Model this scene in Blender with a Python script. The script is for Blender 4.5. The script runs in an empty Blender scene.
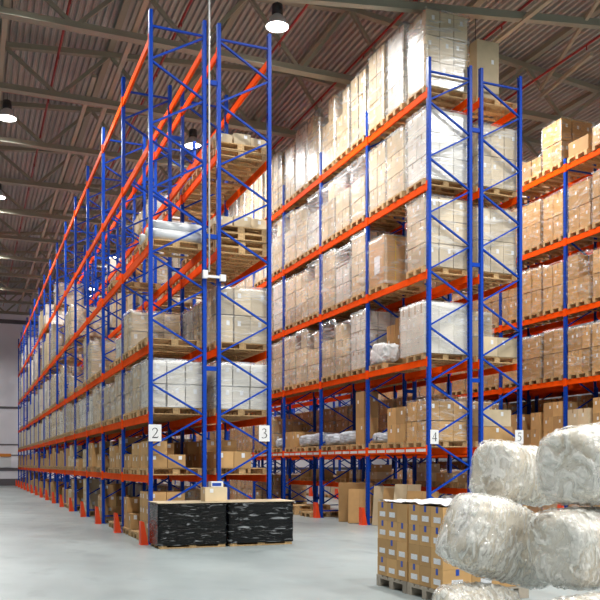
import bpy, math, random
from mathutils import Vector, Matrix, noise

rnd = random.Random(7)
C = bpy.context.scene.collection
SC = bpy.context.scene
TH = 0.3842
F = 820.26

# ------------------------------------------------------------------ materials
def newmat(name):
    m = bpy.data.materials.new(name); m.use_nodes = True
    n = m.node_tree.nodes; l = m.node_tree.links
    b = n['Principled BSDF']
    return m, n, l, b

def simple(name, col, rough=0.5, metal=0.0, var=0.0, scale=6.0, objvar=0.0, bump=0.0, bscale=40.0, stretch=(1, 1, 1), spec=0.5, col2=None):
    m, n, l, b = newmat(name)
    b.inputs['Roughness'].default_value = rough
    b.inputs['Metallic'].default_value = metal
    b.inputs['Specular IOR Level'].default_value = spec
    b.inputs['Base Color'].default_value = (*col, 1)
    tc = n.new('ShaderNodeTexCoord')
    mp = n.new('ShaderNodeMapping'); mp.inputs['Scale'].default_value = stretch
    l.new(tc.outputs['Object'], mp.inputs['Vector'])
    cur = None
    if var > 0:
        nz = n.new('ShaderNodeTexNoise'); nz.inputs['Scale'].default_value = scale; nz.inputs['Detail'].default_value = 5
        l.new(mp.outputs['Vector'], nz.inputs['Vector'])
        cr = n.new('ShaderNodeValToRGB')
        a = tuple(max(0, c * (1 - var)) for c in col); d = col2 if col2 else tuple(min(1, c * (1 + var)) for c in col)
        cr.color_ramp.elements[0].position = 0.3; cr.color_ramp.elements[1].position = 0.7
        cr.color_ramp.elements[0].color = (*a, 1); cr.color_ramp.elements[1].color = (*d, 1)
        l.new(nz.outputs['Fac'], cr.inputs['Fac']); cur = cr.outputs['Color']
    if objvar > 0:
        oi = n.new('ShaderNodeObjectInfo')
        mr = n.new('ShaderNodeMapRange'); mr.inputs['To Min'].default_value = 1 - objvar; mr.inputs['To Max'].default_value = 1 + objvar
        l.new(oi.outputs['Random'], mr.inputs['Value'])
        hs = n.new('ShaderNodeHueSaturation'); hs.inputs['Color'].default_value = (*col, 1)
        if cur: l.new(cur, hs.inputs['Color'])
        l.new(mr.outputs['Result'], hs.inputs['Value']); cur = hs.outputs['Color']
    if cur: l.new(cur, b.inputs['Base Color'])
    if bump > 0:
        nb = n.new('ShaderNodeTexNoise'); nb.inputs['Scale'].default_value = bscale; nb.inputs['Detail'].default_value = 4
        l.new(mp.outputs['Vector'], nb.inputs['Vector'])
        bp = n.new('ShaderNodeBump'); bp.inputs['Strength'].default_value = bump; bp.inputs['Distance'].default_value = 0.03
        l.new(nb.outputs['Fac'], bp.inputs['Height']); l.new(bp.outputs['Normal'], b.inputs['Normal'])
    return m

def film_mat(name, lo, hi, rough, scale, stretch, bump=0.6, col=(0.85, 0.88, 0.9), bd=0.03, sheen=0.15, lim=(0.48, 0.74)):
    """clear stretch film: transparent, with milky creases and a shiny crinkled skin"""
    m, n, l, b = newmat(name)
    b.inputs['Base Color'].default_value = (*col, 1)
    b.inputs['Roughness'].default_value = rough
    b.inputs['Specular IOR Level'].default_value = 0.9
    tc = n.new('ShaderNodeTexCoord'); mp = n.new('ShaderNodeMapping'); mp.inputs['Scale'].default_value = stretch
    oi = n.new('ShaderNodeObjectInfo')
    ad = n.new('ShaderNodeVectorMath'); ad.operation = 'ADD'
    mu = n.new('ShaderNodeMath'); mu.operation = 'MULTIPLY'; mu.inputs[1].default_value = 37.0
    l.new(oi.outputs['Random'], mu.inputs[0])
    l.new(tc.outputs['Object'], mp.inputs['Vector'])
    l.new(mp.outputs['Vector'], ad.inputs[0]); l.new(mu.outputs[0], ad.inputs[1])
    nz = n.new('ShaderNodeTexNoise'); nz.inputs['Scale'].default_value = scale; nz.inputs['Detail'].default_value = 6; nz.inputs['Distortion'].default_value = 1.2
    l.new(ad.outputs[0], nz.inputs['Vector'])
    mr = n.new('ShaderNodeMapRange'); mr.inputs['From Min'].default_value = lim[0]; mr.inputs['From Max'].default_value = lim[1]
    mr.inputs['To Min'].default_value = lo; mr.inputs['To Max'].default_value = hi
    l.new(nz.outputs['Fac'], mr.inputs['Value'])
    tr = n.new('ShaderNodeBsdfTransparent'); mx = n.new('ShaderNodeMixShader')
    gl = n.new('ShaderNodeBsdfGlossy'); gl.inputs['Roughness'].default_value = rough + 0.06; gl.inputs['Color'].default_value = (0.95, 0.97, 1, 1)
    m1 = n.new('ShaderNodeMixShader'); m1.inputs['Fac'].default_value = sheen
    l.new(tr.outputs[0], m1.inputs[1]); l.new(gl.outputs[0], m1.inputs[2])
    l.new(mr.outputs['Result'], mx.inputs['Fac']); l.new(m1.outputs[0], mx.inputs[1]); l.new(b.outputs[0], mx.inputs[2])
    bp = n.new('ShaderNodeBump'); bp.inputs['Strength'].default_value = bump; bp.inputs['Distance'].default_value = bd
    l.new(nz.outputs['Fac'], bp.inputs['Height']); l.new(bp.outputs['Normal'], b.inputs['Normal']); l.new(bp.outputs['Normal'], gl.inputs['Normal'])
    l.new(mx.outputs[0], n['Material Output'].inputs['Surface'])
    return m

def emit(name, col, s):
    m, n, l, b = newmat(name)
    b.inputs['Base Color'].default_value = (*col, 1)
    b.inputs['Emission Color'].default_value = (*col, 1); b.inputs['Emission Strength'].default_value = s
    return m

def upright_mat():
    m, n, l, b = newmat('upright_paint')
    b.inputs['Roughness'].default_value = 0.4; b.inputs['Specular IOR Level'].default_value = 0.18
    tc = n.new('ShaderNodeTexCoord'); sp = n.new('ShaderNodeSeparateXYZ'); l.new(tc.outputs['Object'], sp.inputs[0])
    def mth(op, a, v=None, w=None):
        x = n.new('ShaderNodeMath'); x.operation = op
        if isinstance(a, (int, float)): x.inputs[0].default_value = a
        else: l.new(a, x.inputs[0])
        if v is not None:
            if isinstance(v, (int, float)): x.inputs[1].default_value = v
            else: l.new(v, x.inputs[1])
        return x.outputs[0]
    fz = mth('FRACT', mth('MULTIPLY', sp.outputs['Z'], 10.0))
    hz = mth('LESS_THAN', mth('ABSOLUTE', mth('SUBTRACT', fz, 0.5)), 0.2)
    ay = mth('ABSOLUTE', sp.outputs['Y'])
    hy = mth('LESS_THAN', mth('ABSOLUTE', mth('SUBTRACT', ay, 0.026)), 0.007)
    hole = mth('MULTIPLY', hz, hy)
    mx = n.new('ShaderNodeMix'); mx.data_type = 'RGBA'
    mx.inputs['A'].default_value = (*BLUE, 1); mx.inputs['B'].default_value = (0.004, 0.008, 0.03, 1)
    l.new(hole, mx.inputs['Factor']); l.new(mx.outputs['Result'], b.inputs['Base Color'])
    return m

def floor_mat():
    m, n, l, b = newmat('polished_concrete')
    tc = n.new('ShaderNodeTexCoord')
    n1 = n.new('ShaderNodeTexNoise'); n1.inputs['Scale'].default_value = 0.35; n1.inputs['Detail'].default_value = 8; n1.inputs['Roughness'].default_value = 0.6
    mp = n.new('ShaderNodeMapping'); mp.inputs['Scale'].default_value = (1, 0.6, 1); mp.inputs['Rotation'].default_value = (0, 0, 0.3)
    l.new(tc.outputs['Object'], mp.inputs['Vector']); l.new(mp.outputs['Vector'], n1.inputs['Vector'])
    cr = n.new('ShaderNodeValToRGB')
    cr.color_ramp.elements[0].position = 0.32; cr.color_ramp.elements[0].color = (0.23, 0.272, 0.278, 1)
    cr.color_ramp.elements[1].position = 0.62; cr.color_ramp.elements[1].color = (0.37, 0.425, 0.428, 1)
    l.new(n1.outputs['Fac'], cr.inputs['Fac'])
    n2 = n.new('ShaderNodeTexNoise'); n2.inputs['Scale'].default_value = 1.3; n2.inputs['Detail'].default_value = 9
    l.new(mp.outputs['Vector'], n2.inputs['Vector'])
    c2 = n.new('ShaderNodeValToRGB'); c2.color_ramp.elements[0].position = 0.60; c2.color_ramp.elements[0].color = (1, 1, 1, 1)
    c2.color_ramp.elements[1].position = 0.75; c2.color_ramp.elements[1].color = (0.62, 0.62, 0.64, 1)
    l.new(n2.outputs['Fac'], c2.inputs['Fac'])
    mx = n.new('ShaderNodeMix'); mx.data_type = 'RGBA'; mx.blend_type = 'MULTIPLY'; mx.inputs['Factor'].default_value = 1
    l.new(cr.outputs['Color'], mx.inputs['A']); l.new(c2.outputs['Color'], mx.inputs['B'])
    l.new(mx.outputs['Result'], b.inputs['Base Color'])
    mr = n.new('ShaderNodeMapRange'); mr.inputs['To Min'].default_value = 0.22; mr.inputs['To Max'].default_value = 0.5
    l.new(n2.outputs['Fac'], mr.inputs['Value']); l.new(mr.outputs['Result'], b.inputs['Roughness'])
    return m

def bale_mat():
    m, n, l, b = newmat('bale_cloth')
    tc = n.new('ShaderNodeTexCoord'); oi = n.new('ShaderNodeObjectInfo')
    mu = n.new('ShaderNodeMath'); mu.operation = 'MULTIPLY'; mu.inputs[1].default_value = 21.0
    l.new(oi.outputs['Random'], mu.inputs[0])
    ad = n.new('ShaderNodeVectorMath'); ad.operation = 'ADD'
    l.new(tc.outputs['Object'], ad.inputs[0]); l.new(mu.outputs[0], ad.inputs[1])
    nz = n.new('ShaderNodeTexNoise'); nz.inputs['Scale'].default_value = 2.6; nz.inputs['Detail'].default_value = 6
    l.new(ad.outputs[0], nz.inputs['Vector'])
    cr = n.new('ShaderNodeValToRGB')
    e = cr.color_ramp.elements
    e[0].position = 0.30; e[0].color = (0.34, 0.26, 0.16, 1)
    e[1].position = 0.66; e[1].color = (0.92, 0.90, 0.86, 1)
    x = e.new(0.45); x.color = (0.78, 0.71, 0.58, 1)
    l.new(nz.outputs['Fac'], cr.inputs['Fac']); l.new(cr.outputs['Color'], b.inputs['Base Color'])
    b.inputs['Roughness'].default_value = 0.6
    return m

BLUE = (0.003, 0.052, 0.40)
M = {}
M['upright'] = upright_mat()
M['blue'] = simple('brace_paint', BLUE, 0.45, spec=0.15)
M['orange'] = simple('beam_paint', (0.9, 0.085, 0.002), 0.6, var=0.1, scale=3, spec=0.05)
M['guard'] = simple('guard_paint', (0.9, 0.07, 0.01), 0.45)
M['wood'] = simple('pallet_wood', (0.52, 0.33, 0.15), 0.7, var=0.3, scale=5, objvar=0.18, stretch=(6, 6, 6))
M['greywood'] = simple('weathered_pallet_wood', (0.36, 0.31, 0.25), 0.7, var=0.25, scale=5)
M['carton'] = simple('brown_cardboard', (0.51, 0.298, 0.117), 0.7, var=0.08, scale=4, objvar=0.22)
M['pale'] = simple('pale_cardboard', (0.61, 0.485, 0.31), 0.65, var=0.08, scale=4, objvar=0.2)
M['white_card'] = simple('white_cardboard', (0.70, 0.66, 0.58), 0.6, var=0.06, scale=4, objvar=0.1)
M['tape'] = simple('packing_tape', (0.36, 0.22, 0.10), 0.3)
M['seam'] = simple('carton_flap_seam', (0.18, 0.11, 0.05), 0.7)
M['label'] = simple('paper_label', (0.78, 0.79, 0.8), 0.5)
M['print'] = simple('printed_label', (0.74, 0.75, 0.78), 0.5, var=0.2, scale=50, stretch=(1, 1, 3))
M['farwrap'] = simple('wrapped_far_carton', (0.62, 0.58, 0.52), 0.3, var=0.15, scale=3)
M['bluetape'] = simple('blue_tape', (0.015, 0.07, 0.42), 0.35)
M['strap'] = simple('yellow_strap', (0.75, 0.5, 0.03), 0.4)
M['film'] = film_mat('stretch_film', 0.03, 0.42, 0.24, 2.0, (0.6, 0.6, 3.6), 0.35, sheen=0.13)
M['thinfilm'] = film_mat('thin_stretch_film', 0.0, 0.45, 0.2, 3.0, (1, 1, 4.0), 0.4, sheen=0.06)
M['balefilm'] = film_mat('bale_film', 0.02, 0.85, 0.1, 8.0, (2.6, 0.8, 0.8), 1.0, (0.93, 0.92, 0.87), sheen=0.2, lim=(0.45, 0.6), bd=0.05)
M['bale'] = bale_mat()
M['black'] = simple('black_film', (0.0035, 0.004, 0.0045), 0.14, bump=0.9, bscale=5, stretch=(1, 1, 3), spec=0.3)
def painted_glints(m, col):  # pale streaks painted into the base colour, standing in for glints on the film
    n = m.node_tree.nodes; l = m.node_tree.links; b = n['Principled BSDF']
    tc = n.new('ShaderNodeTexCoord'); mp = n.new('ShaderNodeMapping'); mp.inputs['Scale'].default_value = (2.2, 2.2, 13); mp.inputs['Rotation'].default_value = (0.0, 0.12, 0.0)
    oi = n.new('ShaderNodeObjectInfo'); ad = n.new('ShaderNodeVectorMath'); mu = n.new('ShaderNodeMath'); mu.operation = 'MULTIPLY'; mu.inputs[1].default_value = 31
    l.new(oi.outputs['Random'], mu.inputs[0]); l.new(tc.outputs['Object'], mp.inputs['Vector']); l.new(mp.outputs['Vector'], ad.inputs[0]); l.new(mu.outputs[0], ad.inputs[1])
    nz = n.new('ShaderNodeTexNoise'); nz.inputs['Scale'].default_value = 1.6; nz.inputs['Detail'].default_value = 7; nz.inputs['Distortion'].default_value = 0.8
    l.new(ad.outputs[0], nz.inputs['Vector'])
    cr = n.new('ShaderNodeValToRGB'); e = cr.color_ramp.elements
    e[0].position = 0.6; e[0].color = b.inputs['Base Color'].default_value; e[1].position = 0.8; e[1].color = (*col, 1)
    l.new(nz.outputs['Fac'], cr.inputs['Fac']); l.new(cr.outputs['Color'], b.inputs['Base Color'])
painted_glints(M['black'], (0.55, 0.58, 0.6))
M['board'] = simple('cover_board', (0.62, 0.5, 0.34), 0.6, var=0.1)
M['concrete'] = floor_mat()
M['deck'] = simple('galvanised_deck', (0.39, 0.38, 0.355), 0.45, metal=0.25, var=0.15, scale=0.8)
M['truss'] = simple('truss_paint', (0.27, 0.26, 0.20), 0.5)
M['tie'] = simple('tie_paint', (0.36, 0.31, 0.23), 0.5)
M['pipe'] = simple('red_pipe', (0.30, 0.022, 0.02), 0.4)
M['wall'] = simple('wall_panel', (0.90, 0.88, 0.93), 0.5, var=0.05, scale=0.5)
M['seamgrey'] = simple('wall_seam', (0.13, 0.12, 0.13), 0.6)
M['darkmetal'] = simple('lamp_housing', (0.03, 0.03, 0.032), 0.4)
M['reflector'] = simple('lamp_reflector', (0.65, 0.67, 0.7), 0.3, metal=0.4)
M['lens'] = emit('lamp_lens', (1.0, 0.96, 0.88), 14)
M['white'] = simple('white_plastic', (0.8, 0.8, 0.8), 0.4)
M['whitesheet'] = simple('white_plastic_sheet', (0.75, 0.77, 0.78), 0.3, bump=0.5, bscale=12)
M['sack'] = simple('grey_sack_plastic', (0.48, 0.52, 0.58), 0.35, var=0.35, scale=7, bump=0.7, bscale=9, stretch=(1, 1, 3))
M['ink'] = simple('black_ink', (0.01, 0.01, 0.012), 0.6)
M['core'] = simple('roll_core', (0.75, 0.55, 0.28), 0.6)
M['redring'] = simple('roll_edge', (0.5, 0.05, 0.02), 0.5)
M['rollfilm'] = simple('film_roll_plastic', (0.72, 0.74, 0.74), 0.25)
M['orangepanel'] = simple('orange_header', (0.7, 0.24, 0.03), 0.5)

# ------------------------------------------------------------------ mesh builder
class MB:
    def __init__(s): s.v = []; s.f = []; s.m = []; s.smooth = []
    def quad(s, p, mi=0, sm=False):
        k = len(s.v); s.v += [tuple(x) for x in p]; s.f.append(tuple(range(k, k + len(p)))); s.m.append(mi); s.smooth.append(sm)
    def box(s, c, d, mi=0, rot=None):
        x, y, z = d[0] / 2, d[1] / 2, d[2] / 2
        pts = [Vector(q) for q in ((-x, -y, -z), (x, -y, -z), (x, y, -z), (-x, y, -z), (-x, -y, z), (x, -y, z), (x, y, z), (-x, y, z))]
        if rot is not None: pts = [rot @ p for p in pts]
        k = len(s.v); cc = Vector(c); s.v += [tuple(p + cc) for p in pts]
        for f in ((0, 3, 2, 1), (4, 5, 6, 7), (0, 1, 5, 4), (1, 2, 6, 5), (2, 3, 7, 6), (3, 0, 4, 7)):
            s.f.append(tuple(k + i for i in f)); s.m.append(mi); s.smooth.append(False)
    def span(s, a, b, mi=0):
        s.box([(a[i] + b[i]) / 2 for i in range(3)], [abs(b[i] - a[i]) for i in range(3)], mi)
    def bar(s, p, q, w, h, mi=0, up=(0, 0, 1)):
        p, q = Vector(p), Vector(q); d = q - p; L = d.length; d.normalize()
        u = Vector(up)
        if abs(d.dot(u)) > 0.98: u = Vector((0, 1, 0))
        r = d.cross(u).normalized(); u = r.cross(d)
        rot = Matrix((r, d, u)).transposed()
        s.box((p + q) / 2, (w, L, h), mi, rot)
    def tube(s, p, q, r, n=12, mi=0, r2=None, caps=True):
        p, q = Vector(p), Vector(q); d = (q - p).normalized(); u = Vector((0, 0, 1)) if abs(d.z) < 0.9 else Vector((1, 0, 0))
        a = d.cross(u).normalized(); b = a.cross(d); r2 = r if r2 is None else r2
        k = len(s.v)
        for i in range(n):
            t = 2 * math.pi * i / n; s.v.append(tuple(p + (a * math.cos(t) + b * math.sin(t)) * r))
        for i in range(n):
            t = 2 * math.pi * i / n; s.v.append(tuple(q + (a * math.cos(t) + b * math.sin(t)) * r2))
        for i in range(n):
            j = (i + 1) % n; s.f.append((k + i, k + n + i, k + n + j, k + j)); s.m.append(mi); s.smooth.append(True)
        if caps:
            s.f.append(tuple(k + i for i in range(n))); s.m.append(mi); s.smooth.append(False)
            s.f.append(tuple(k + n + i for i in reversed(range(n)))); s.m.append(mi); s.smooth.append(False)
    def lathe(s, prof, n=24, mi=0, c=(0, 0, 0)):
        k = len(s.v)
        for (r, z) in prof:
            for i in range(n):
                t = 2 * math.pi * i / n; s.v.append((c[0] + r * math.cos(t), c[1] + r * math.sin(t), c[2] + z))
        for a in range(len(prof) - 1):
            for i in range(n):
                j = (i + 1) % n
                s.f.append((k + a * n + i, k + a * n + j, k + (a + 1) * n + j, k + (a + 1) * n + i)); s.m.append(mi); s.smooth.append(True)
    def mesh(s, name, mats):
        me = bpy.data.meshes.new(name); me.from_pydata(s.v, [], s.f)
        for x in mats: me.materials.append(M[x])
        me.polygons.foreach_set('material_index', s.m); me.polygons.foreach_set('use_smooth', s.smooth)
        me.update(); return me

def link(name, data, parent=None, loc=(0, 0, 0), rz=0.0, rot=None):
    o = bpy.data.objects.new(name, data); C.objects.link(o); o.location = loc
    o.rotation_euler = rot if rot else (0, 0, rz)
    if parent: o.parent = parent
    return o
def tag(o, label, cat, group=None):
    o['label'] = label; o['category'] = cat
    if group: o['group'] = group
    return o
def thing(name, loc, label, cat, group=None, rz=0.0):
    return tag(link(name, None, None, loc, rz), label, cat, group)
def structure(o): o['kind'] = 'structure'; return o

NUM = {2: 'two', 3: 'three', 4: 'four', 5: 'five'}
ORD = ['ground', 'first', 'second', 'third', 'fourth', 'fifth', 'sixth', 'seventh', 'eighth', 'ninth', 'tenth', 'eleventh', 'twelfth', 'thirteenth', 'fourteenth', 'fifteenth', 'sixteenth']
SLOT = ['near', 'middle', 'far']

# ------------------------------------------------------------------ floor, wall, roof
mb = MB(); mb.quad([(-30, -20, 0), (45, -20, 0), (45, 64.2, 0), (-30, 64.2, 0)])
structure(link('floor', mb.mesh('floor', ['concrete'])))

WY = 64.2
mb = MB(); mb.span((-30, WY, 0), (45, WY + 0.3, 16))
wall = structure(link('wall_back', mb.mesh('wall_back', ['wall'])))
mb = MB()
for z, h in ((5.75, 0.16), (3.02, 0.1), (12.1, 0.3), (2.25, 0.07), (1.2, 0.22), (0.25, 0.5)):
    mb.span((-12, WY - 0.05, z - h / 2), (45, WY - 0.002, z + h / 2))
structure(link('trim_1', mb.mesh('trim_1', ['seamgrey'])))
t = thing('wall_board', (2.62, WY - 0.12, 1.35), 'white notice board with an orange header on the far grey wall', 'board')
mb = MB(); mb.span((-0.6, 0, 0), (0.3, 0.1, 0.72)); link('panel', mb.mesh('board_panel', ['white']), t)
mb = MB(); mb.span((-0.6, -0.01, 0.78), (0.3, 0.1, 1.0)); link('header', mb.mesh('board_header', ['orangepanel']), t)

RX = 10.1; ZB = 12.6
def ztop(x): return ZB + 1.98 - 0.085 * abs(x - RX)
mb = MB()
prof = []
x = -12.0
pitch = 0.1875
while x < 32:
    for dx, dz in ((0, 0), (0.07, 0), (0.1, 0.085), (0.16, 0.085)):
        prof.append((x + dx, ztop(x + dx) + 0.21 + dz))
    x += pitch
k = 0
for (a, b) in zip(prof[:-1], prof[1:]):
    mb.quad([(a[0], -15, a[1]), (b[0], -15, b[1]), (b[0], WY, b[1]), (a[0], WY, a[1])])
structure(link('ceiling', mb.mesh('ceiling', ['deck'])))

nodes_t = [RX + 3.05 * i for i in range(-6, 7)]
nodes_b = [RX + 3.05 * (i + 0.5) for i in range(-6, 6)]
mbc = MB(); mbc.span((nodes_t[0], -0.09, -0.09), (nodes_t[-1], 0.09, 0.07)); mbc.span((nodes_t[0], -0.13, -0.105), (nodes_t[-1], 0.13, -0.09))
me_bc = mbc.mesh('bottom_chord', ['truss'])
mtc = MB()
mtc.bar((nodes_t[0], 0, ztop(nodes_t[0]) - ZB), (RX, 0, ztop(RX) - ZB), 0.18, 0.15); mtc.bar((RX, 0, ztop(RX) - ZB), (nodes_t[-1], 0, ztop(nodes_t[-1]) - ZB), 0.18, 0.15)
me_tc = mtc.mesh('top_chord', ['truss'])
me_w = []
for i, xb in enumerate(nodes_b):
    for s in (-1, 1):
        w = MB(); xt = xb + s * 1.525
        w.bar((xb + s * 0.09, 0, 0.05), (xt - s * 0.06, 0, ztop(xt) - ZB - 0.06), 0.1, 0.1); me_w.append(w.mesh('web', ['truss']))
TY = [21.2 + 4.19 * i for i in range(-3, 11)]
for i, y in enumerate(TY):
    t = thing('roof_truss', (0, y, ZB), 'grey steel roof truss spanning above the racks, %s counted toward the far wall' % (ORD[i + 1]), 'roof truss', 'roof trusses')
    if i == 2:
        link('top_chord', me_tc, t); continue
    link('bottom_chord', me_bc, t); link('top_chord', me_tc, t)
    for m in me_w: link('web', m, t)
for i, x in enumerate(nodes_t[1:-1]):
    mb = MB(); mb.span((-0.09, -14, 0), (0.09, WY - 0.05, 0.13))
    z = ztop(x) + 0.077
    tag(link('roof_purlin', mb.mesh('roof_purlin', ['truss']), None, (x, 0, z)), 'long grey purlin under the roof deck, %s of eleven across the hall' % ORD[i + 1], 'purlin', 'roof purlins')
for i, (x, y0) in enumerate(((3.95, 8.2), (3.35, 24), (0.85, 8.2), (12.9, 8.2))):
    mb = MB(); mb.span((-0.06, y0, -0.05), (0.06, WY - 0.05, 0.05))
    tag(link('roof_tie', mb.mesh('roof_tie', ['tie']), None, (x, 0, ZB + 0.13)),
        ['pale steel tie running over row two along the truss bottoms', 'short pale tie beside the longer tie over row two', 'pale steel tie over the open aisle left of row two', 'pale steel tie over row five along the truss bottoms'][i], 'tie')
for p, q, w, nm, lab in (((3.0, 17.0, 11.53), (20.0, 17.0, 13.74), 0.18, 'roof_beam', 'inclined grey roof beam in front of the nearest truss in view'),
                        ((16.63, 21.0, 13.1), (15.36, 17.3, 12.5), 0.09, 'roof_brace', 'pale diagonal roof brace above the unsigned rack, the flatter one'),
                        ((16.55, 20.9, 13.3), (14.3, 15.7, 13.06), 0.09, 'roof_brace', 'pale diagonal roof brace above the unsigned rack, the steeper one')):
    mb = MB(); mb.bar(p, q, w, w)
    tag(link(nm, mb.mesh(nm, ['truss' if nm == 'roof_beam' else 'tie'])), lab, 'brace' if nm == 'roof_brace' else 'beam')
# sprinkler pipes
mb = MB(); mb.tube((-4, 0, 0), (14, 0, 0), 0.07)
tag(link('sprinkler_main', mb.mesh('sprinkler_main', ['pipe']), None, (0, 26.6, 13.02)), 'thick red sprinkler main crossing the roof above row two', 'pipe')
for i, x in enumerate((2.35, 5.15, 7.9, 10.45, 13.0, 15.8)):
    mb = MB(); mb.tube((0, -5, 0), (0, WY - 0.5, 0), 0.035, 8)
    y = 0.0
    while y < 60:
        mb.tube((0, y, 0.0), (0, y, -0.14), 0.02, 6); y += 3.0
    tag(link('sprinkler_pipe', mb.mesh('sprinkler_pipe', ['pipe']), None, (x, 0, 13.15 if x != 10.45 else 13.3)), 'thin red sprinkler pipe running down the hall, %s counted from the open aisle' % ORD[i + 1], 'pipe', 'sprinkler branch pipes')

# ------------------------------------------------------------------ lamps
mh = MB(); mh.lathe([(0.001, 0.59), (0.136, 0.566), (0.147, 0.34), (0.113, 0.294)], 20); me_h = mh.mesh('housing', ['darkmetal'])
ms = MB(); ms.lathe([(0.113, 0.306), (0.19, 0.226), (0.27, 0.09), (0.306, 0.0), (0.294, 0.0), (0.26, 0.09), (0.18, 0.215), (0.1, 0.294)], 28); me_s = ms.mesh('reflector', ['reflector'])
ml = MB(); ml.lathe([(0.285, 0.012), (0.226, -0.014), (0.113, -0.034), (0.001, -0.04)], 28); me_l = ml.mesh('lens', ['lens'])
LAMPW = 545
lampx = [(1.17, 'open aisle'), (7.37, 'middle aisle'), (13.4, 'aisle right of row five'), (19.8, 'side beyond the unsigned rack')]
ly = [-14.35, -5.81, 2.72, 11.26, 19.79, 28.32, 36.85, 45.4, 53.9]
LPOS = ['out of view, fourth behind', 'out of view, third behind', 'out of view, second behind', 'out of view, first behind', 'nearest in view', 'second in view', 'third in view', 'fourth in view', 'fifth in view']
for j, (lx, where) in enumerate(lampx):
    for i, y in enumerate(ly):
        z = 12.84
        ld = bpy.data.lights.new('lamp_light', 'AREA'); ld.shape = 'DISK'; ld.size = 0.5; ld.energy = LAMPW; ld.spread = math.radians(160); ld.color = (1.0, 0.985, 0.95)
        lo = link('lamp_light', ld)
        ls = bpy.data.lights.new('lamp_rim_light', 'SPOT'); ls.spot_size = math.radians(157); ls.spot_blend = 0.25; ls.shadow_soft_size = 0.15; ls.energy = LAMPW * 0.42; ls.color = (1.0, 0.985, 0.95)
        l2 = link('lamp_rim_light', ls)
        t = thing('high_bay_lamp', (lx, y, z), 'lit high bay lamp over the %s, %s' % (where, LPOS[i]), 'lamp', 'high bay lamps')
        link('housing', me_h, t); link('reflector', me_s, t); link('lens', me_l, t)
        mb = MB(); mb.tube((0, 0, 0.5), (0, 0, ztop(lx) + 0.2 - z), 0.012, 6); link('hanging_rod', mb.mesh('rod', ['darkmetal']), t)
        lo.parent = t; lo.location = (0, 0, -0.08); l2.parent = t; l2.location = (0, 0, -0.12)

# ------------------------------------------------------------------ racks
P = 3.084; D = 1.1; SPC = 0.305; Y0 = 16.245; BH = 0.15
LV23 = [1.22, 2.45, 3.84, 5.84, 7.86, 9.97]
LV456 = [1.84, 3.86, 5.86, 7.88, 10.0]
ROWS = {
    2: dict(x=3.36, y=Y0, n=15, lv=LV23, h=10.63, full=7, start='R'),
    3: dict(x=3.36 + D + SPC, y=Y0, n=15, lv=LV23, h=10.63, full=4, start='L'),
    4: dict(x=9.737, y=Y0, n=14, lv=LV456, h=10.87, full=4, start='R'),
    5: dict(x=9.737 + D + SPC, y=Y0, n=14, lv=LV456, h=10.87, full=2, start='L'),
    6: dict(x=15.87, y=15.86, n=13, lv=LV456, h=10.35, full=4, start='R'),
    7: dict(x=15.87 + D + SPC, y=15.86, n=13, lv=LV456, h=10.35, full=0, start='L'),
}
RLAB = {2: 'blue and orange pallet rack row with sign two, beside the open aisle',
        3: 'blue and orange pallet rack row with sign three, backing onto row two',
        4: 'blue and orange pallet rack row with sign four, facing row three across the aisle',
        5: 'blue and orange pallet rack row with sign five, backing onto row four',
        6: 'unsigned blue and orange pallet rack of brown cartons beyond row five', 7: 'blue and orange pallet rack half hidden behind the unsigned rack of brown cartons'}

def channel(h, s):
    """perforated upright: C section, web toward side s (-1 = -X)"""
    b = MB(); w = 0.1; d = 0.075; tk = 0.008
    xo = s * d / 2
    b.span((xo, -w / 2, 0), (xo - s * tk, w / 2, h))
    b.span((xo - s * tk, -w / 2, 0), (-xo, -w / 2 + tk, h)); b.span((xo - s * tk, w / 2 - tk, 0), (-xo, w / 2, h))
    b.span((-xo, -w / 2 + tk, 0), (-xo + s * tk, -w / 2 + 0.03, h)); b.span((-xo, w / 2 - 0.03, 0), (-xo + s * tk, w / 2 - tk, h))
    return b
def foot():
    b = MB(); b.span((-0.07, -0.08, 0), (0.07, 0.08, 0.012)); return b
cache = {}
def frame_meshes(h, start):
    k = (h, start)
    if k in cache: return cache[k]
    up = [channel(h, -1).mesh('upright', ['upright']), channel(h, 1).mesh('upright', ['upright'])]
    br = []; whole = MB()
    def brace(a, b, nm):
        x = MB(); x.bar(a, b, 0.035, 0.05, up=(0, 1, 0)); br.append((nm, x.mesh(nm, ['blue']))); whole.bar(a, b, 0.035, 0.05, up=(0, 1, 0))
    x0, x1 = 0.02, D - 0.02
    brace((x0, 0, h - 0.31), (x1, 0, h - 0.31), 'horizontal_brace')
    z = h - 0.36; side = 1 if start == 'R' else 0
    while z - 0.643 > 0.2:
        a = (x1 if side else x0, 0, z); b = (x0 if side else x1, 0, z - 0.60)
        brace(a, b, 'diagonal_brace'); z -= 0.643; side = 1 - side
    brace((x0, 0, 0.2), (x1, 0, 0.2), 'horizontal_brace')
    ft = foot().mesh('base_plate', ['blue'])
    w = whole.mesh('bracing', ['blue'])
    cache[k] = (up, br, ft, w); return cache[k]

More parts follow.
